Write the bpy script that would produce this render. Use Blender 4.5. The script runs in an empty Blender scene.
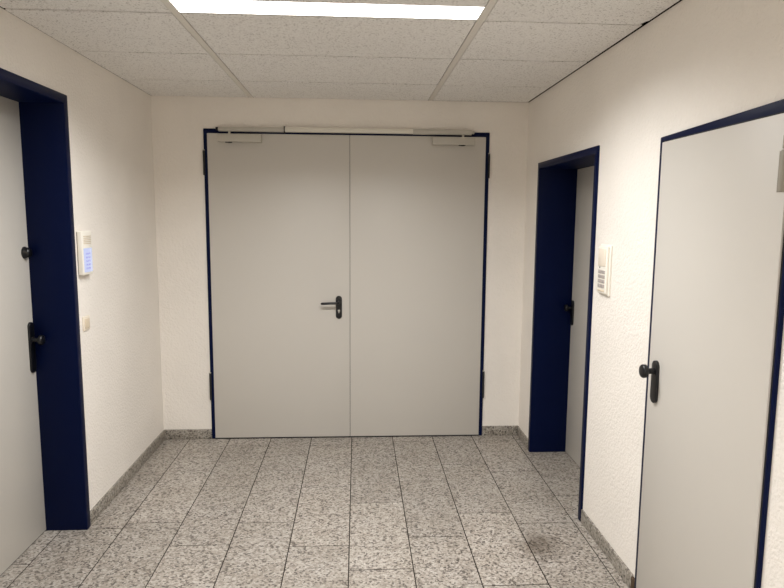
import bpy, bmesh, math, random
from mathutils import Vector, Matrix

random.seed(4)
scene = bpy.context.scene
C = scene.collection

# ------------------------------------------------------------------ helpers
def V(*a):
    return Vector(a)

def add_box(bm, lo, hi, bev=0.0, seg=2):
    lo, hi = Vector(lo), Vector(hi)
    r = bmesh.ops.create_cube(bm, size=1.0)
    vs = r['verts']
    c, s = (lo + hi) / 2, hi - lo
    for v in vs:
        v.co = Vector((v.co.x * s.x, v.co.y * s.y, v.co.z * s.z)) + c
    if bev > 0:
        es = list({e for v in vs for e in v.link_edges})
        bmesh.ops.bevel(bm, geom=es, offset=bev, segments=seg, affect='EDGES', profile=0.5)

def add_cyl(bm, a, b, r1, r2=None, n=28, bev=0.0):
    a, b = Vector(a), Vector(b)
    r2 = r1 if r2 is None else r2
    d = b - a
    rot = d.to_track_quat('Z', 'Y').to_matrix().to_4x4()
    m = Matrix.Translation((a + b) / 2) @ rot
    r = bmesh.ops.create_cone(bm, cap_ends=True, segments=n, radius1=r1, radius2=r2, depth=d.length, matrix=m)
    if bev > 0:
        es = [e for e in {e for v in r['verts'] for e in v.link_edges}
              if any(len(f.verts) > 4 for f in e.link_faces)]
        bmesh.ops.bevel(bm, geom=es, offset=bev, segments=3, affect='EDGES', profile=0.5)

def add_lathe(bm, origin, axis, prof, n=32):
    """prof: list of (distance along axis, radius)"""
    rot = Vector(axis).to_track_quat('Z', 'Y').to_matrix()
    rings = []
    for (t, r) in prof:
        ring = []
        if r < 1e-6:
            ring = [bm.verts.new(Vector(origin) + rot @ Vector((0, 0, t)))]
        else:
            for k in range(n):
                a = 2 * math.pi * k / n
                ring.append(bm.verts.new(Vector(origin) + rot @ Vector((r * math.cos(a), r * math.sin(a), t))))
        rings.append(ring)
    for A, B in zip(rings, rings[1:]):
        for k in range(n):
            k2 = (k + 1) % n
            vs = []
            if len(A) == 1:
                vs = [A[0], B[k2], B[k]][::-1]
            elif len(B) == 1:
                vs = [A[k], A[k2], B[0]]
            else:
                vs = [A[k], A[k2], B[k2], B[k]]
            bm.faces.new(vs)

def add_plate(bm, centre, uax, nax, w, h, t, bev=0.002, n=12, taper=1.0):
    """Rounded-end backplate: width w along uax, height h along z, thickness t along nax.
    taper widens (or narrows) the lower half."""
    u, nn, z = Vector(uax), Vector(nax), Vector((0, 0, 1))
    c = Vector(centre)
    pts = []
    r = w / 2
    for k in range(n + 1):
        a = math.pi * k / n
        pts.append((r * math.cos(a), h / 2 - r + r * math.sin(a)))
    r2 = r * taper
    for k in range(n + 1):
        a = math.pi + math.pi * k / n
        pts.append((r2 * math.cos(a), -h / 2 + r2 + r2 * math.sin(a)))
    base = [bm.verts.new(c + u * a + z * b) for a, b in pts]
    f = bm.faces.new(base)
    g = bmesh.ops.extrude_face_region(bm, geom=[f])
    top = [v for v in g['geom'] if isinstance(v, bmesh.types.BMVert)]
    for v in top:
        v.co += nn * t
    tf = [q for q in g['geom'] if isinstance(q, bmesh.types.BMFace)]
    if bev > 0:
        es = list({e for q in tf for e in q.edges})
        bmesh.ops.bevel(bm, geom=es, offset=bev, segments=3, affect='EDGES', profile=0.5)

def add_tube(bm, pts, r, n=16, rx=None):
    """swept round bar through pts with rounded far end"""
    pts = [Vector(p) for p in pts]
    rings = []
    up = Vector((0, 0, 1))
    for i, p in enumerate(pts):
        d = (pts[min(i + 1, len(pts) - 1)] - pts[max(i - 1, 0)]).normalized()
        s = d.cross(up)
        if s.length < 1e-3:
            s = Vector((1, 0, 0))
        s.normalize()
        t = s.cross(d).normalized()
        ri = r[i] if isinstance(r, (list, tuple)) else r
        rings.append([bm.verts.new(p + s * math.cos(2 * math.pi * k / n) * ri * (rx or 1) + t * math.sin(2 * math.pi * k / n) * ri) for k in range(n)])
    for A, B in zip(rings, rings[1:]):
        for k in range(n):
            k2 = (k + 1) % n
            bm.faces.new([A[k], A[k2], B[k2], B[k]])
    bm.faces.new(rings[0][::-1])
    bm.faces.new(rings[-1])

ORG = {}
def obj(name, bm, mat, parent=None, origin=None, angle=35):
    bmesh.ops.recalc_face_normals(bm, faces=bm.faces)
    if origin is None:
        xs = [v.co for v in bm.verts]
        lo = Vector((min(v.x for v in xs), min(v.y for v in xs), min(v.z for v in xs)))
        hi = Vector((max(v.x for v in xs), max(v.y for v in xs), max(v.z for v in xs)))
        origin = (lo + hi) / 2
    origin = Vector(origin)
    bmesh.ops.translate(bm, verts=bm.verts, vec=-origin)
    me = bpy.data.meshes.new(name)
    bm.to_mesh(me)
    bm.free()
    for p in me.polygons:
        p.use_smooth = True
    me.set_sharp_from_angle(angle=math.radians(angle))
    me.materials.append(mat)
    o = bpy.data.objects.new(name, me)
    C.objects.link(o)
    o.location = origin
    ORG[o.name] = origin
    if parent:
        o.parent = parent
        o.location = origin - ORG[parent.name]
    return o

def empty(name, loc):
    o = bpy.data.objects.new(name, None)
    C.objects.link(o)
    o.location = loc
    o.empty_display_size = 0.1
    ORG[o.name] = Vector(loc)
    return o

def tag(o, label=None, cat=None, kind=None, group=None):
    if label: o['label'] = label
    if cat: o['category'] = cat
    if kind: o['kind'] = kind
    if group: o['group'] = group
    return o

def B():
    return bmesh.new()

def simple(name, boxes, mat, bev=0.0, **k):
    bm = B()
    for lo, hi in boxes:
        add_box(bm, lo, hi, bev)
    return obj(name, bm, mat, **k)

# ---------------------------------------------------------------- materials
def srgb(r, g, b):
    f = lambda c: (c / 255 / 12.92) if c / 255 <= 0.04045 else ((c / 255 + 0.055) / 1.055) ** 2.4
    return (f(r), f(g), f(b), 1)

def mat(name, col, rough=0.5, metal=0.0, spec=0.5, coat=0.0):
    m = bpy.data.materials.new(name)
    m.use_nodes = True
    b = m.node_tree.nodes['Principled BSDF']
    b.inputs['Base Color'].default_value = col
    b.inputs['Roughness'].default_value = rough
    b.inputs['Metallic'].default_value = metal
    b.inputs['Specular IOR Level'].default_value = spec
    b.inputs['Coat Weight'].default_value = coat
    return m

class NT:
    def __init__(s, m):
        s.n = m.node_tree.nodes; s.l = m.node_tree.links
        s.b = s.n['Principled BSDF']
        s.tc = s.n.new('ShaderNodeTexCoord')
        s.o = s.tc.outputs['Object']
    def noise(s, scale, detail=2, rough=0.5, vec=None):
        t = s.n.new('ShaderNodeTexNoise')
        t.inputs['Scale'].default_value = scale; t.inputs['Detail'].default_value = detail
        t.inputs['Roughness'].default_value = rough
        s.l.new(vec or s.o, t.inputs['Vector'])
        return t
    def vor(s, scale, vec=None, feat='F1', rnd=1.0):
        t = s.n.new('ShaderNodeTexVoronoi'); t.feature = feat
        t.inputs['Scale'].default_value = scale; t.inputs['Randomness'].default_value = rnd
        s.l.new(vec or s.o, t.inputs['Vector'])
        return t
    def ramp(s, fac, stops, interp='LINEAR'):
        t = s.n.new('ShaderNodeValToRGB'); t.color_ramp.interpolation = interp
        el = t.color_ramp.elements
        while len(el) < len(stops): el.new(0.5)
        for e, (p, c) in zip(el, stops):
            e.position = p; e.color = c if isinstance(c, tuple) else (c, c, c, 1)
        s.l.new(fac, t.inputs['Fac'])
        return t.outputs['Color']
    def mix(s, fac, a, b, mode='MIX'):
        t = s.n.new('ShaderNodeMix'); t.data_type = 'RGBA'; t.blend_type = mode
        for sock, v in ((t.inputs[0], fac), (t.inputs[6], a), (t.inputs[7], b)):
            if isinstance(v, (int, float)): sock.default_value = v
            elif isinstance(v, tuple): sock.default_value = v
            else: s.l.new(v, sock)
        return t.outputs[2]
    def math(s, op, a, b=None, clamp=False):
        t = s.n.new('ShaderNodeMath'); t.operation = op; t.use_clamp = clamp
        for sock, v in ((t.inputs[0], a), (t.inputs[1], b)):
            if v is None: continue
            if isinstance(v, (int, float)): sock.default_value = v
            else: s.l.new(v, sock)
        return t.outputs[0]
    def bump(s, h, strength, dist):
        t = s.n.new('ShaderNodeBump')
        t.inputs['Strength'].default_value = strength; t.inputs['Distance'].default_value = dist
        s.l.new(h, t.inputs['Height']); s.l.new(t.outputs['Normal'], s.b.inputs['Normal'])
    def base(s, c):
        s.l.new(c, s.b.inputs['Base Color'])
    def rough(s, c):
        s.l.new(c, s.b.inputs['Roughness'])

def wall_mat():
    m = mat('rough_cream_plaster', srgb(236, 228, 215), 0.85, spec=0.25)
    t = NT(m)
    n1 = t.noise(66, 3, 0.55)
    n2 = t.noise(130, 2, 0.6)
    v = t.vor(85, feat='SMOOTH_F1')
    h = t.math('ADD', t.math('MULTIPLY', n1.outputs['Fac'], 1.0), t.math('MULTIPLY', n2.outputs['Fac'], 0.35))
    h = t.math('SUBTRACT', h, t.math('MULTIPLY', v.outputs['Distance'], 0.5))
    t.bump(h, 0.55, 0.007)
    big = t.noise(2.2, 3)
    t.base(t.ramp(big.outputs['Fac'], [(0.3, srgb(233, 228, 221)), (0.7, srgb(239, 234, 227))]))
    return m

def ceiling_mat():
    m = mat('pitted_mineral_fibre_panel', srgb(232, 224, 214), 0.95, spec=0.1)
    t = NT(m)
    v = t.vor(72)
    n = t.noise(40, 2)
    pit = t.math('MULTIPLY', t.math('LESS_THAN', v.outputs['Distance'], 0.30),
                 t.math('GREATER_THAN', n.outputs['Fac'], 0.46))
    v2 = t.vor(150)
    n2 = t.noise(60, 2)
    pit2 = t.math('MULTIPLY', t.math('LESS_THAN', v2.outputs['Distance'], 0.3),
                  t.math('GREATER_THAN', n2.outputs['Fac'], 0.5))
    fine = t.noise(160, 4, 0.7)
    base = t.ramp(fine.outputs['Fac'], [(0.3, srgb(228, 226, 222)), (0.65, srgb(250, 249, 247))])
    c = t.mix(t.math('MULTIPLY', pit2, 0.28), base, srgb(140, 130, 120))
    c = t.mix(t.math('MULTIPLY', pit, 0.34), c, srgb(105, 95, 86))
    t.base(c)
    h = t.math('SUBTRACT', fine.outputs['Fac'], t.math('ADD', pit, t.math('MULTIPLY', pit2, 0.4)))
    t.bump(h, 0.8, 0.005)
    return m

def granite_mat(name, dark=0.0, attr=True):
    m = mat(name, srgb(180, 170, 158), 0.38, spec=0.45)
    t = NT(m)
    vec = t.o
    if attr:
        a = t.n.new('ShaderNodeAttribute'); a.attribute_name = 'tile'
        add = t.n.new('ShaderNodeVectorMath'); add.operation = 'MULTIPLY_ADD'
        add.inputs[1].default_value = (7.3, 3.1, 5.7)
        t.l.new(a.outputs['Vector'], add.inputs[0]); t.l.new(t.o, add.inputs[2])
        vec = add.outputs[0]
    warp = t.noise(140, 2, 0.6, vec)
    wv = t.n.new('ShaderNodeVectorMath'); wv.operation = 'MULTIPLY_ADD'
    wv.inputs[1].default_value = (0.008, 0.008, 0.008)
    t.l.new(warp.outputs['Color'], wv.inputs[0]); t.l.new(vec, wv.inputs[2])
    v = t.vor(105, wv.outputs[0])
    sep = t.n.new('ShaderNodeSeparateColor'); t.l.new(v.outputs['Color'], sep.inputs[0])
    g = t.ramp(sep.outputs[0], [(0.0, srgb(62, 57, 55)), (0.14, srgb(98, 91, 86)), (0.2, srgb(168, 160, 151)),
                                (0.5, srgb(206, 198, 188)), (0.75, srgb(228, 221, 211)), (1.0, srgb(252, 247, 239))])
    v2 = t.vor(330, wv.outputs[0])
    sep2 = t.n.new('ShaderNodeSeparateColor'); t.l.new(v2.outputs['Color'], sep2.inputs[0])
    g2 = t.ramp(sep2.outputs[1], [(0.0, srgb(85, 78, 74)), (0.25, srgb(160, 150, 140)), (1.0, srgb(225, 214, 202))])
    c = t.mix(0.32, g, g2)
    if dark: c = t.mix(1.0, c, (dark, dark, dark * 0.97, 1), 'MULTIPLY')
    if attr:
        tone = t.ramp(a.outputs['Fac'], [(0.0, 0.56), (1.0, 0.66)])
        c = t.mix(1.0, c, tone, 'MULTIPLY')
        # worn brownish patches: one by the right-hand wall, faint ones elsewhere
        dist = t.n.new('ShaderNodeVectorMath'); dist.operation = 'DISTANCE'
        dist.inputs[1].default_value = (0.93, 2.98, 0)
        t.l.new(t.o, dist.inputs[0])
        nz = t.noise(9, 3, 0.6)
        d = t.math('ADD', dist.outputs['Value'], t.math('MULTIPLY', nz.outputs['Fac'], 0.22))
        f = t.ramp(d, [(0.16, 0.55), (0.27, 0.0)])
        c = t.mix(f, c, srgb(120, 104, 84), 'MULTIPLY')
        big = t.noise(3.3, 4, 0.6)
        c = t.mix(1.0, c, t.ramp(big.outputs['Fac'], [(0.3, (0.88, 0.86, 0.83, 1)), (0.65, (1, 1, 1, 1))]), 'MULTIPLY')
    t.base(c)
    t.rough(t.ramp(t.noise(20, 3).outputs['Fac'], [(0.3, 0.34), (0.7, 0.5)]))
    return m

def painted(name, col, rough, tex=900, strength=0.05, spec=0.5):
    m = mat(name, col, rough, spec=spec)
    t = NT(m)
    n = t.noise(tex, 2)
    t.bump(n.outputs['Fac'], strength, 0.001)
    big = t.noise(1.7, 3)
    cc = tuple(c * 0.965 for c in col[:3]) + (1,)
    t.base(t.mix(big.outputs['Fac'], cc, col))
    return m

M = dict(
    wall=wall_mat(), ceil=ceiling_mat(),
    floor=granite_mat('speckled_granite_tile'), skirt=granite_mat('granite_skirting', 0.50, attr=False),
    grout=mat('dark_grout', srgb(48, 43, 38), 0.9, spec=0.1),
    leaf=painted('grey_door_laminate', srgb(201, 197, 190), 0.42),
    navy=painted('navy_gloss_paint', srgb(1, 13, 51), 0.45, 260, 0.08, spec=0.12),
    black=painted('black_nylon', srgb(7, 8, 13), 0.36, 600, 0.03),
    rail=painted('grey_silver_closer_paint', srgb(188, 184, 174), 0.4),
    railw=painted('bright_aluminium_rail', srgb(222, 218, 206), 0.35),
    steel=mat('brushed_steel', srgb(200, 200, 198), 0.3, 1.0),
    white=painted('white_plastic', srgb(240, 236, 226), 0.4),
    cream=painted('cream_plastic', srgb(232, 222, 206), 0.45),
    beige=painted('beige_plastic', srgb(214, 200, 178), 0.5),
    grey=painted('grey_plastic', srgb(172, 164, 160), 0.5),
    void=mat('plenum_shade', srgb(22, 19, 17), 0.95, spec=0.0),  # dark colour holds the shade of the ceiling void
    grid=painted('painted_ceiling_rail', srgb(226, 222, 214), 0.5),
    hinge=painted('worn_grey_hinge_paint', srgb(150, 144, 132), 0.5),
    gridd=mat('shadowed_joint_rail', srgb(84, 77, 69), 0.7),  # rail colour darkened to carry the shadow in the joints
    gasket=mat('dark_gasket_gap_shade', srgb(28, 27, 30), 0.7),  # dark rubber and small parts, also painted shade in door gaps
    brown=mat('brown_sealant', srgb(70, 54, 36), 0.8),
    house=painted('white_enamel', srgb(240, 238, 232), 0.4),
)

def emis(name, col, strength):
    m = bpy.data.materials.new(name); m.use_nodes = True
    b = m.node_tree.nodes['Principled BSDF']
    b.inputs['Base Color'].default_value = (0.8, 0.8, 0.8, 1)
    b.inputs['Emission Color'].default_value = col
    b.inputs['Emission Strength'].default_value = strength
    return m
LAMP = 7.0
M['lamp'] = emis('lit_opal_diffuser', (1.0, 0.99, 0.97, 1), LAMP)


def lcd_mat():
    m = emis('lit_lavender_display', (0.45, 0.5, 1.0, 1), 0.75)
    t = NT(m)
    sep = t.n.new('ShaderNodeSeparateXYZ'); t.l.new(t.o, sep.inputs[0])
    rows = t.math('GREATER_THAN', t.math('FRACT', t.math('MULTIPLY', sep.outputs['Z'], 52)), 0.5)
    wn = t.noise(160, 1)
    inside = t.math('LESS_THAN', t.math('ABSOLUTE', sep.outputs['Y']), 0.028)
    inz = t.math('LESS_THAN', t.math('ABSOLUTE', t.math('ADD', sep.outputs['Z'], 0.004)), 0.044)
    f = t.math('MULTIPLY', t.math('MULTIPLY', rows, inside), t.math('MULTIPLY', inz, t.math('GREATER_THAN', wn.outputs['Fac'], 0.42)))
    c = t.mix(t.math('MULTIPLY', f, 0.7), (0.70, 0.77, 1.0, 1), (0.36, 0.36, 0.86, 1))
    t.l.new(c, t.b.inputs['Emission Color'])
    t.b.inputs['Base Color'].default_value = srgb(60, 60, 110)
    t.b.inputs['Roughness'].default_value = 0.2
    return m
M['lcd'] = lcd_mat()

# -------------------------------------------------------------- dimensions
D = 4.615; XL = -1.454; XR = 1.252; H = 2.514; YB = -2.75
TOP = 2.60

def structure(name, boxes, m, label=None, cat=None):
    o = simple(name, boxes, m, origin=(0, 0, 0))
    tag(o, label, cat, 'structure')
    return o

# openings (outer edge of each frame)
LD0, LD1, LDZ = 2.275, 3.282, 2.266      # left door, y range and height
RD0, RD1, RDZ = 3.218, 4.290, 2.052      # recessed right door
ND0, ND1, NDZ = 1.738, 2.542, 2.026      # near right door
DD0, DD1, DDZ = -1.0955, 0.9665, 2.293   # double door

structure('wall_left', [((XL - 0.32, YB, 0), (XL, LD0, H + 0.0005)), ((XL - 0.32, LD1, 0), (XL, D + 0.2, H + 0.0005)),
                        ((XL - 0.32, LD0, LDZ), (XL, LD1, H + 0.0005)), ((XL - 0.42, LD0 - 0.1, 0), (XL - 0.32, LD1 + 0.1, H + 0.0005))], M['wall'],
          'cream rough plaster wall on the left', 'wall')
structure('wall_right', [((XR, YB, 0), (XR + 0.32, ND0, H + 0.0005)), ((XR, ND1, 0), (XR + 0.32, RD0, H + 0.0005)),
                         ((XR, RD1, 0), (XR + 0.32, D + 0.2, H + 0.0005)), ((XR, ND0, NDZ - 0.035), (XR + 0.32, ND1, H + 0.0005)),
                         ((XR, RD0, RDZ), (XR + 0.32, RD1, H + 0.0005)),
                         ((XR + 0.32, ND0 - 0.1, 0), (XR + 0.42, ND1 + 0.1, H + 0.0005)),
                         ((XR + 0.32, RD0 - 0.1, 0), (XR + 0.42, RD1 + 0.1, H + 0.0005))], M['wall'],
          'cream rough plaster wall on the right', 'wall')
structure('wall_back', [((XL, D, 0), (DD0, D + 0.2, H + 0.0005)), ((DD1, D, 0), (XR, D + 0.2, H + 0.0005)), ((DD0, D, DDZ), (DD1, D + 0.2, H + 0.0005)),
                        ((DD0 - 0.1, D + 0.2, 0), (DD1 + 0.1, D + 0.28, H + 0.0005))], M['wall'],
          'cream end wall around the grey double door', 'wall')
structure('wall_front', [((XL, YB - 0.2, 0), (XR, YB, H + 0.0005))], M['wall'], 'cream wall behind the viewer', 'wall')

# ------------------------------------------------------------------- floor
xs = [-1.78, -1.58, -1.261, -0.960, -0.652, -0.347, -0.040, 0.271, 0.577, 0.884, 1.203, 1.60]
phase = [3.62, 3.25, 3.307, 3.056, 3.284, 3.024, 3.501, 3.092, 3.347, 3.218, 3.55]
bm = B()
tiles = []
g = 0.0026
for i in range(len(xs) - 1):
    y = phase[i] - 0.705 * 9
    while y < D + 0.2:
        y0, y1 = max(y, YB), min(y + 0.705, D + 0.2)
        if y1 - y0 > 0.02:
            n0 = len(bm.faces)
            add_box(bm, (xs[i] + g, y0 + 0.0031, -0.02), (xs[i + 1] - g, y1 - 0.0031, 0.0), 0.0008, 1)
            tiles.append((n0, len(bm.faces), random.random()))
        y += 0.705
bm.faces.ensure_lookup_table()
lay = bm.faces.layers.float.new('tile')
for a, b, r in tiles:
    for k in range(a, b):
        bm.faces[k][lay] = r
n0 = len(bm.faces)
fl = obj('floor', bm, M['floor'], origin=(0, 0, 0))
tag(fl, 'speckled grey and beige granite tile floor', 'floor', 'structure')
gr = simple('grout', [((-1.79, YB, -0.05), (1.61, D + 0.21, -0.0022))], M['grout'], parent=fl, origin=(0, 0, 0))
tag(gr, 'dark joints between the granite tiles')

# ---------------------------------------------------------------- baseboards
def skirting(name, lo, hi, label):
    o = simple(name, [(lo, hi)], M['skirt'], bev=0.0015, origin=(0, 0, 0))
    tag(o, label, 'baseboard', 'structure')
    return o
BH, BT = 0.075, 0.010
skirting('baseboard_left', (XL, LD1 + 0.003, 0.0), (XL + BT, D, BH), 'granite skirting strip from the left door to the far corner')
skirting('baseboard_left', (XL, YB, 0.0), (XL + BT, LD0 - 0.003, BH), 'granite skirting strip on the left wall beside the viewer')
skirting('baseboard_back', (XL + BT, D - BT, 0.0), (DD0 - 0.002, D, BH), 'short granite skirting left of the double door')
skirting('baseboard_back', (DD1 + 0.002, D - BT, 0.0), (XR - BT, D, BH), 'short granite skirting right of the double door')
skirting('baseboard_right', (XR - BT, RD1 + 0.002, 0.0), (XR, D, BH), 'short granite skirting between recessed door and far corner')
skirting('baseboard_right', (XR - BT, 2.578, 0.0), (XR, RD0 - 0.002, BH), 'granite skirting between the two right hand doors')
skirting('baseboard_right', (XR - BT, YB, 0.0), (XR, ND0 - 0.003, BH), 'granite skirting right of the near flush door')
tag(simple('trim_3', [((XR - 0.012, ND1 + 0.001, 0.0), (XR, 2.577, 0.068))], M['brown'], bev=0.001),
    'small dark brown filler block at the foot of the near right door frame', 'trim', 'structure')

# ------------------------------------------------------------------ ceiling
RAIL = [(-0.771, -0.740), (0.513, 0.544)]
rows = []
y = D - 0.540
rows.append((y, D))
while y > YB:
    rows.append((max(y - 0.653, YB), y))
    y -= 0.653
LIGHT_ROWS = [3, 8]
cols = [(XL + 0.003, RAIL[0][0] - 0.003), (RAIL[0][1] + 0.003, RAIL[1][0] - 0.003), (RAIL[1][1] + 0.003, XR - 0.011)]
bm = B()
gp = 0.0075
lights = []
for i, (y0, y1) in enumerate(rows):
    for j, (x0, x1) in enumerate(cols):
        yy1 = y1 - ((0.004 if j < 2 else 0.009) if i == 0 else gp)
        jit = random.uniform(-0.0012, 0.0012)
        if j == 1 and i in LIGHT_ROWS:
            lights.append((y1 - 0.184, y1 - 0.017))
            add_box(bm, (x0, y1 - 0.0155, H), (x1, yy1, H + 0.018))
            yy1 = y1 - 0.1865
        if j == 2 and i == 3:      # panel with its corner broken off by the right wall
            vs = [(x0, y0 + gp), (x1, y0 + gp), (x1, yy1 - 0.055), (x1 - 0.006, yy1 - 0.045), (x1 - 0.02, yy1), (x0, yy1)]
            bot = [bm.verts.new((a, b, H)) for a, b in vs]
            top = [bm.verts.new((a, b, H + 0.018)) for a, b in vs]
            bm.faces.new(bot[::-1]); bm.faces.new(top)
            for k in range(len(vs)):
                k2 = (k + 1) % len(vs)
                bm.faces.new([bot[k], bot[k2], top[k2], top[k]])
            continue
        add_box(bm, (x0, y0 + gp, H + jit), (x1, yy1, H + 0.018 + jit), 0.0015, 1)
ce = obj('ceiling', bm, M['ceil'], origin=(0, 0, 0))
tag(ce, 'suspended ceiling of pitted mineral fibre panels', 'ceiling', 'structure')
bm = B()
for i, (y0, y1) in enumerate(rows):
    for (x0, x1) in cols:
        add_box(bm, (x0, y0 - 0.011, H + 0.006), (x1, y0 + 0.011, H + 0.010))
cr = obj('cross_rails', bm, M['gridd'], parent=ce, origin=(0, 0, 0))
tag(cr, 'recessed cross rails, coloured dark as the shadow in the panel joints')
pl = simple('plenum', [((XL - 0.45, YB - 0.2, TOP), (XR + 0.45, D + 0.3, TOP + 0.05)), ((XR + 0.02, YB - 0.2, H + 0.001), (XR + 0.45, D + 0.3, TOP)),
        ((XL - 0.45, YB - 0.2, H + 0.001), (XL - 0.02, D + 0.3, TOP)), ((XL - 0.02, D + 0.02, H + 0.001), (XR + 0.02, D + 0.3, TOP)),
        ((XL - 0.02, YB - 0.2, H + 0.001), (XR + 0.02, YB - 0.02, TOP))], M['void'], parent=ce, origin=(0, 0, 0))  # boxes coloured dark for the shade seen through the edge gaps
tag(pl, 'void above the ceiling panels, its shade painted dark')
for k, (a, b) in enumerate(RAIL):
    bm = B()
    add_box(bm, (a, YB, H - 0.0010), (b, D - 0.001, H + 0.006), 0.001)
    o = obj('trim_%d' % (k + 1), bm, M['grid'], origin=(0, 0, 0))
    tag(o, 'painted ceiling rail running to the end wall on the %s' % ('left', 'right')[k], 'ceiling rail', 'structure')

def make_light(y0, y1, label, power):
    x0, x1 = RAIL[0][1] + 0.001, RAIL[1][0] - 0.001
    t = empty('ceiling_light', ((x0 + x1) / 2, (y0 + y1) / 2, H))
    bm = B()   # shallow tray: lip and sides around the diffuser
    w = 0.004
    add_box(bm, (x0, y0, H - 0.001), (x1, y0 + w, H + 0.05))
    add_box(bm, (x0, y1 - w, H - 0.001), (x1, y1, H + 0.05))
    add_box(bm, (x0, y0 + w, H - 0.001), (x0 + w, y1 - w, H + 0.05))
    add_box(bm, (x1 - w, y0 + w, H - 0.001), (x1, y1 - w, H + 0.05))
    add_box(bm, (x0, y0, H + 0.05), (x1, y1, H + 0.053))
    obj('light_housing', bm, M['house'], t)
    bm = B()
    add_box(bm, (x0 + w, y0 + w, H + 0.0005), (x1 - w, y1 - w, H + 0.006), 0.001)
    tag(obj('diffuser', bm, M['lamp'], t), 'glowing white diffuser panel')
    ld = bpy.data.lights.new('tube_light', 'AREA')     # light of the tubes, thrown downwards by the optic
    ld.shape = 'RECTANGLE'; ld.size = x1 - x0 - 0.02; ld.size_y = y1 - y0 - 0.02
    ld.energy = power; ld.color = (1.0, 0.995, 0.985); ld.spread = math.radians(152)
    lo = bpy.data.objects.new('tube_light', ld); C.objects.link(lo)
    lo.parent = t; lo.location = (0, 0, -0.003)
    tag(t, label, 'ceiling light')
    return t
lab = ['long lit white strip light recessed in the ceiling before the double door',
       'lit strip light recessed in the ceiling behind the viewer']
for (y0, y1), l, pw in zip(lights, lab, (43.0, 64.0)):
    make_light(y0, y1, l, pw)

# ------------------------------------------------------------ door: frames
def frame_x(x_face, x_back, y0, y1, z1, w, parent, drop=0.0, cut=0.0):
    """U-shaped lining in a side wall: jambs and head between x_back and x_face."""
    a, b = min(x_face, x_back), max(x_face, x_back)
    bm = B()
    pts = [(y0, 0), (y0, z1), (y1, z1 - drop), (y1, 0), (y1 - w, 0), (y1 - w, z1 - w), (y0 + w, z1 - w), (y0 + w, 0)]
    A = [bm.verts.new((a, p, q)) for p, q in pts]
    Bv = [bm.verts.new((b, p, q)) for p, q in pts]
    for quad in ((0, 1, 6, 7), (1, 2, 5, 6), (2, 3, 4, 5)):
        bm.faces.new([A[k] for k in quad]); bm.faces.new([Bv[k] for k in quad][::-1])
    for k in range(8):
        k2 = (k + 1) % 8
        bm.faces.new([A[k], A[k2], Bv[k2], Bv[k]])
    bmesh.ops.recalc_face_normals(bm, faces=bm.faces)
    es = [e for e in bm.edges if e.is_manifold and e.calc_face_angle(0) > 0.5]
    bmesh.ops.bevel(bm, geom=es, offset=0.003, segments=2, affect='EDGES', profile=0.5)
    return obj('door_frame', bm, M['navy'], parent)

def knob(parent, origin, axis, r, reach, name='door_knob'):
    bm = B()
    nr = r * 0.42
    add_lathe(bm, origin, axis, [(0, 0.0), (0, nr * 1.3), (0.004, nr * 1.3), (0.006, nr), (reach - r * 0.95, nr), (reach - r * 0.85, r * 0.75),
                                 (reach - r * 0.70, r * 0.96), (reach - r * 0.35, r), (reach - 0.006, r * 0.97), (reach - 0.002, r * 0.86), (reach, r * 0.6), (reach, 0.0)])
    return obj(name, bm, M['black'], parent, angle=50)

# ---- door_2: deep-set door in the left wall
d = empty('door_2', (XL - 0.2, (LD0 + LD1) / 2, 0))
tag(d, 'pale grey door set deep in a navy frame in the left wall', 'door', 'structure')
LX = -1.657
frame_x(XL + 0.012, LX - 0.045, LD0, LD1, LDZ, 0.044, d)
bm = B(); add_box(bm, (LX - 0.04, LD0 + 0.042, 0.006), (LX, LD1 - 0.042, LDZ - 0.042), 0.002)
leaf = obj('door_leaf', bm, M['leaf'], d)
tag(leaf, 'pale grey door leaf')
bm = B(); add_plate(bm, (LX, 3.206, 1.004), (0, 1, 0), (1, 0, 0), 0.046, 0.262, 0.010)
obj('handle_plate', bm, M['black'], leaf)
knob(leaf, (LX + 0.010, 3.206, 1.043), (1, 0, 0), 0.026, 0.055)
bm = B()
add_lathe(bm, (LX, 3.200, 1.487), (1, 0, 0), [(0, 0), (0, 0.030), (0.006, 0.030), (0.010, 0.026), (0.022, 0.024), (0.030, 0.020), (0.032, 0.014), (0.032, 0)])
tag(obj('lock_rosette', bm, M['black'], leaf, angle=50), 'round black upper lock')
simple('gap_shade', [((LX - 0.04, LD0 + 0.042, 0.0), (LX - 0.006, LD1 - 0.042, 0.006))], M['gasket'], parent=d)  # dark strip painted as the shadow line under the leaf

# ---- door_3: recessed door in the right wall
d = empty('door_3', (XR + 0.2, (RD0 + RD1) / 2, 0))
tag(d, 'grey door recessed deep in a navy frame near the right far corner', 'door', 'structure')
RX = 1.503
frame_x(XR - 0.012, RX + 0.045, RD0, RD1, RDZ, 0.040, d)
bm = B(); add_box(bm, (RX, RD0 + 0.042, 0.006), (RX + 0.04, RD1 - 0.042, RDZ - 0.042), 0.002)
leaf = obj('door_leaf', bm, M['leaf'], d)
tag(leaf, 'grey door leaf')
bm = B(); add_plate(bm, (RX, 4.215, 1.022), (0, 1, 0), (-1, 0, 0), 0.044, 0.175, 0.010)
obj('handle_plate', bm, M['black'], leaf)
knob(leaf, (RX - 0.010, 4.215, 1.057), (-1, 0, 0), 0.025, 0.050)
simple('gap_shade', [((RX + 0.006, RD0 + 0.042, 0.0), (RX + 0.04, RD1 - 0.042, 0.006))], M['gasket'], parent=d)  # shadow line at the leaf bottom, put in as a dark strip

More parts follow.
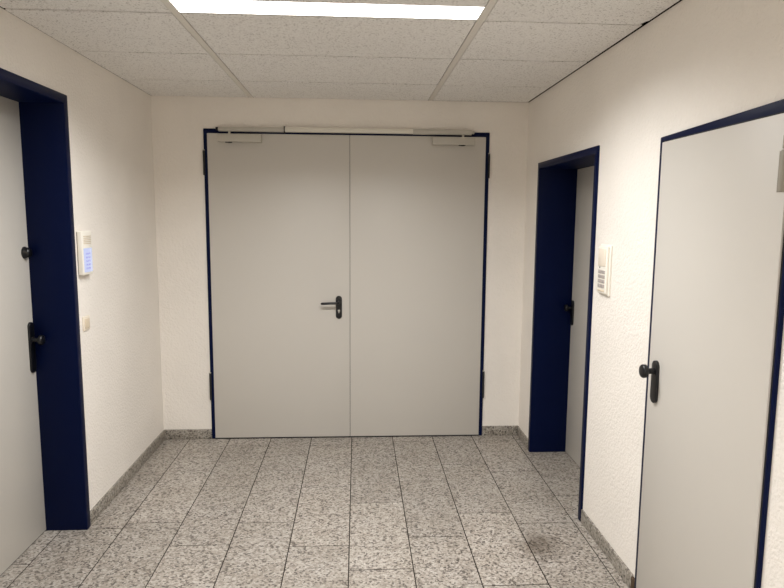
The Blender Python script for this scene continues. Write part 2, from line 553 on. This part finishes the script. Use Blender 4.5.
# ---- door_4: flush door close by on the right
d = empty('door_4', (XR, (ND0 + ND1) / 2, 0))
tag(d, 'light grey flush door with black knob nearest on the right', 'door', 'structure')
frame_x(XR - 0.012, XR + 0.09, ND0, ND1, NDZ + 0.003, 0.058, d, drop=0.021)
NX = 1.232
bm = B(); add_box(bm, (NX, 1.752, 0.008), (XR - 0.0125, 2.508, 1.984), 0.0015)
leaf = obj('door_leaf', bm, M['leaf'], d)
tag(leaf, 'light grey overlapping door leaf')
simple('gasket', [((XR - 0.0124, 1.746, 0.02), (XR - 0.0119, 2.520, 1.990))], M['gasket'], parent=d)
bm = B(); add_plate(bm, (NX, 2.440, 1.010), (0, 1, 0), (-1, 0, 0), 0.046, 0.178, 0.011, taper=1.08)
obj('handle_plate', bm, M['black'], leaf)
knob(leaf, (NX - 0.010, 2.440, 1.055), (-1, 0, 0), 0.0285, 0.056)
# hinge on the edge nearest the viewer
bm = B()
add_cyl(bm, (1.222, 1.7455, 1.757), (1.222, 1.7455, 1.876), 0.0125, bev=0.002, n=24)
add_box(bm, (1.2295, 1.7535, 1.757), (1.2325, 1.786, 1.876), 0.001)
hg = obj('door_hinge', bm, M['hinge'], d)
tag(hg, 'grey hinge')
bm = B()
add_cyl(bm, (1.222, 1.7455, 1.879), (1.222, 1.7455, 1.917), 0.0105, bev=0.002, n=24)
obj('hinge_cap', bm, M['hinge'], hg)

# ---- door_1: double door in the end wall
d = empty('door_1', ((DD0 + DD1) / 2, D, 0))
tag(d, 'tall pale grey double door in the end wall', 'door', 'structure')
FY = D - 0.010          # front of frame
LY = D - 0.014          # front of leaves
bm = B()
w = 0.050
pts = [(DD0, 0), (DD0, DDZ), (DD1, DDZ), (DD1, 0), (DD1 - w, 0), (DD1 - w, DDZ - w), (DD0 + w, DDZ - w), (DD0 + w, 0)]
A = [bm.verts.new((p, FY, q)) for p, q in pts]
Bv = [bm.verts.new((p, D + 0.09, q)) for p, q in pts]
for quad in ((0, 1, 6, 7), (1, 2, 5, 6), (2, 3, 4, 5)):
    bm.faces.new([A[k] for k in quad]); bm.faces.new([Bv[k] for k in quad][::-1])
for k in range(8):
    k2 = (k + 1) % 8
    bm.faces.new([A[k], A[k2], Bv[k2], Bv[k]])
bmesh.ops.recalc_face_normals(bm, faces=bm.faces)
es = [e for e in bm.edges if e.is_manifold and e.calc_face_angle(0) > 0.5]
bmesh.ops.bevel(bm, geom=es, offset=0.002, segments=2, affect='EDGES')
obj('door_frame', bm, M['navy'], d)
LTZ = 2.260
leaves = []
for (a, b, l) in ((DD0 + 0.027, -0.0545, 'left'), (-0.0515, DD1 - 0.028, 'right')):
    bm = B(); add_box(bm, (a, LY, 0.010), (b, D + 0.04, LTZ), 0.0012)
    lf = obj('door_leaf', bm, M['leaf'], d)
    tag(lf, '%s leaf of the double door' % l)
    leaves.append(lf)
simple('gap_shade', [((DD0 + 0.027, LY + 0.002, 0.0), (DD1 - 0.028, D + 0.04, 0.0098))], M['gasket'], parent=d)  # dark strip stands for shade in the gap below both leaves
simple('meeting_gap_shade', [((-0.0546, D - 0.006, 0.010), (-0.0514, D + 0.04, LTZ))], M['gasket'], parent=d)  # dark fill stands for shade in the groove between the leaves
# lever handle on the left leaf
bm = B(); add_plate(bm, (-0.1355, LY, 1.007), (1, 0, 0), (0, -1, 0), 0.046, 0.172, 0.009)
obj('handle_plate', bm, M['black'], leaves[0])
bm = B()
add_cyl(bm, (-0.1355, LY - 0.008, 1.044), (-0.1355, LY - 0.016, 1.044), 0.014, bev=0.002)
P = [(-0.1355, LY - 0.012, 1.044), (-0.1355, LY - 0.036, 1.044), (-0.1375, LY - 0.045, 1.044), (-0.143, LY - 0.052, 1.044),
     (-0.152, LY - 0.055, 1.044), (-0.20, LY - 0.056, 1.043), (-0.250, LY - 0.056, 1.041), (-0.262, LY - 0.054, 1.0405), (-0.266, LY - 0.052, 1.040)]
add_tube(bm, P, [0.010, 0.010, 0.010, 0.010, 0.0095, 0.009, 0.0095, 0.008, 0.004])
add_cyl(bm, (-0.257, LY - 0.056, 1.041), (-0.257, LY - 0.036, 1.041), 0.009, 0.007, bev=0.002)
obj('lever_handle', bm, M['black'], leaves[0], angle=50)
bm = B()
add_cyl(bm, (-0.1355, LY - 0.005, 0.982), (-0.1355, LY - 0.0105, 0.982), 0.0085, bev=0.0008)
add_box(bm, (-0.1398, LY - 0.0100, 0.964), (-0.1312, LY - 0.005, 0.982), 0.001)
tag(obj('lock_cylinder', bm, M['steel'], leaves[0]), 'silver keyhole cylinder')
# hinges
for (x, s) in ((DD0 + 0.002, -1), (DD1 - 0.002, 1)):
    for (z0, z1) in ((0.305, 0.517), (1.965, 2.145)):
        bm = B()
        zz = z1 - 0.006
        add_cyl(bm, (x, FY - 0.007, z0), (x, FY - 0.007, zz), 0.0075, bev=0.002, n=20)
        hg = obj('door_hinge', bm, M['gasket'], d)
        bm = B()
        add_cyl(bm, (x, FY - 0.007, zz), (x, FY - 0.007, z1), 0.0065, n=20)
        obj('hinge_cap', bm, M['rail'], hg)  # pale washer, its colour carries the knuckle joint highlight
# closers
def closer(x0, x1, sx, parent, label):
    c = None
    bm = B(); add_box(bm, (x0, LY - 0.045, 2.198), (x1, LY, 2.252), 0.003)
    c = obj('door_closer', bm, M['rail'], parent)
    tag(c, label)
    bm = B(); add_cyl(bm, (sx, LY - 0.026, 2.192), (sx, LY - 0.026, 2.1985), 0.013, n=20)
    add_box(bm, (sx - 0.030, LY - 0.034, 2.193), (sx + 0.018, LY - 0.018, 2.1985))
    tag(obj('spindle_cap', bm, M['gasket'], c), 'dark cap under the closer')
    bm = B(); add_cyl(bm, (sx, LY - 0.026, 2.251), (sx, LY - 0.026, 2.272), 0.008, n=20)
    obj('spindle', bm, M['railw'], c)
    return c
closer(-0.986, -0.682, -0.905, leaves[0], 'flat silver closer box on the left leaf')
closer(0.546, 0.853, 0.765, leaves[1], 'flat silver closer box on the right leaf')
# slide rail over both leaves
bm = B()
add_box(bm, (-0.985, FY - 0.030, 2.272), (-0.521, FY, 2.303), 0.002)
add_box(bm, (0.402, FY - 0.030, 2.270), (0.829, FY, 2.306), 0.002)
rl = obj('slide_rail', bm, M['rail'], d)
bm = B()
add_box(bm, (-0.514, FY - 0.036, 2.273), (0.402, FY, 2.306), 0.002)
tag(obj('rail_cover', bm, M['railw'], rl), 'brighter middle section of the rail')
bm = B()
add_box(bm, (-0.522, FY - 0.034, 2.266), (-0.513, FY, 2.312), 0.001)
add_box(bm, (-1.004, FY - 0.020, 2.280), (-0.984, FY, 2.302), 0.002)
tag(obj('end_cap', bm, M['gasket'], rl), 'dark rail joints')
bm = B()
add_box(bm, (0.829, FY - 0.020, 2.280), (0.850, FY, 2.300), 0.001)
tag(obj('end_cap', bm, M['rail'], rl), 'silver end stop')

# ---------------------------------------------------------------- devices
# access terminal with lit display, left wall
def base_thing(name, loc, label, cat):
    t = empty(name, loc)
    tag(t, label, cat)
    return t
t = base_thing('intercom_panel', (XL, 3.377, 1.36), 'white wall terminal with lit lavender display beside the left door frame', 'access terminal')
X1 = XL + 0.030
simple('mounting_plate', [((XL, 3.322, 1.366), (XL + 0.006, 3.434, 1.588))], M['grey'], bev=0.001, parent=t)
bm = B(); add_box(bm, (XL + 0.006, 3.316, 1.362), (X1, 3.440, 1.592), 0.005, 3)
hs = obj('terminal_housing', bm, M['white'], t)
bm = B(); add_box(bm, (X1 - 0.001, 3.330, 1.376), (X1 + 0.0015, 3.430, 1.502), 0.001)
tag(obj('display', bm, M['lcd'], t), 'lit lavender display')
bm = B()
for k in range(5):
    z = 1.524 + k * 0.0095
    add_box(bm, (X1 - 0.001, 3.336, z), (X1 + 0.002, 3.424, z + 0.0045), 0.0008)
tag(obj('speaker_grille', bm, M['beige'], t), 'ribbed speaker slots')

# small light switch below it
t = base_thing('light_switch', (XL, 3.378, 1.056), 'small square cream light switch low on the left wall under the terminal', 'light switch')
bm = B(); add_box(bm, (XL, 3.339, 1.062), (XL + 0.008, 3.415, 1.138), 0.003, 3)
obj('switch_plate', bm, M['cream'], t)
bm = B(); add_box(bm, (XL + 0.007, 3.351, 1.074), (XL + 0.0125, 3.403, 1.126), 0.002, 3)
obj('rocker', bm, M['beige'], t)

# control panel on the right wall
t = base_thing('control_panel', (XR, 3.057, 1.295), 'white plastic control panel with rocker and small buttons between the right doors', 'control panel')
bm = B(); add_box(bm, (XR - 0.010, 2.992, 1.293), (XR, 3.122, 1.547), 0.004, 3)
obj('back_plate', bm, M['white'], t)
X2 = XR - 0.022
bm = B(); add_box(bm, (X2, 3.004, 1.302), (XR - 0.010, 3.116, 1.538), 0.005, 3)
obj('panel_housing', bm, M['white'], t)
bm = B(); add_box(bm, (X2 - 0.004, 3.016, 1.440), (X2 + 0.002, 3.104, 1.526), 0.002)
obj('rocker', bm, M['cream'], t)
bm = B(); add_cyl(bm, (X2 + 0.001, 3.085, 1.4315), (X2 - 0.002, 3.085, 1.4315), 0.004, n=16)
tag(obj('indicator', bm, M['gasket'], t), 'small dark indicator')
for r in range(4):
    for c in range(2):
        y0 = 3.020 + c * 0.043
        z0 = 1.331 + r * 0.0235
        bm = B(); add_box(bm, (X2 - 0.003, y0, z0), (X2 + 0.001, y0 + 0.036, z0 + 0.0175), 0.001)
        obj('button', bm, M['grey'], t)
bm = B(); add_box(bm, (X2 - 0.002, 3.018, 1.311), (X2 + 0.001, 3.100, 1.321), 0.001)
tag(obj('label_strip', bm, M['beige'], t), 'beige label strip')

# ------------------------------------------------------------------- world
w = bpy.data.worlds.new('World'); scene.world = w
w.use_nodes = True
w.node_tree.nodes['Background'].inputs['Color'].default_value = (0.05, 0.05, 0.05, 1)
w.node_tree.nodes['Background'].inputs['Strength'].default_value = 0.2

# ------------------------------------------------------------------ camera
cam = bpy.data.cameras.new('camera')
cam.sensor_fit = 'HORIZONTAL'; cam.sensor_width = 36.0
cam.lens = 622.13 * 36.0 / 784.0
cam.clip_start = 0.05
co = bpy.data.objects.new('camera', cam)
C.objects.link(co)
pt, yw, roll = 0.1231, 0.0564, 0.0074
fw = Vector((math.sin(yw) * math.cos(pt), math.cos(yw) * math.cos(pt), -math.sin(pt)))
rr = Vector((math.cos(yw), -math.sin(yw), 0))
uu = rr.cross(fw)
r2 = rr * math.cos(roll) + uu * math.sin(roll)
u2 = -rr * math.sin(roll) + uu * math.cos(roll)
m = Matrix((r2, u2, -fw)).transposed().to_4x4()
m.translation = Vector((0, 0, 1.6766))
co.matrix_world = m
scene.camera = co

vs = scene.view_settings
vs.view_transform = 'Standard'; vs.look = 'None'; vs.gamma = 1.0; vs.exposure = 0.0
vs.use_curve_mapping = False
scene.cycles.use_denoising = True
scene.cycles.max_bounces = 14
scene.cycles.diffuse_bounces = 10
scene.cycles.sample_clamp_indirect = 0
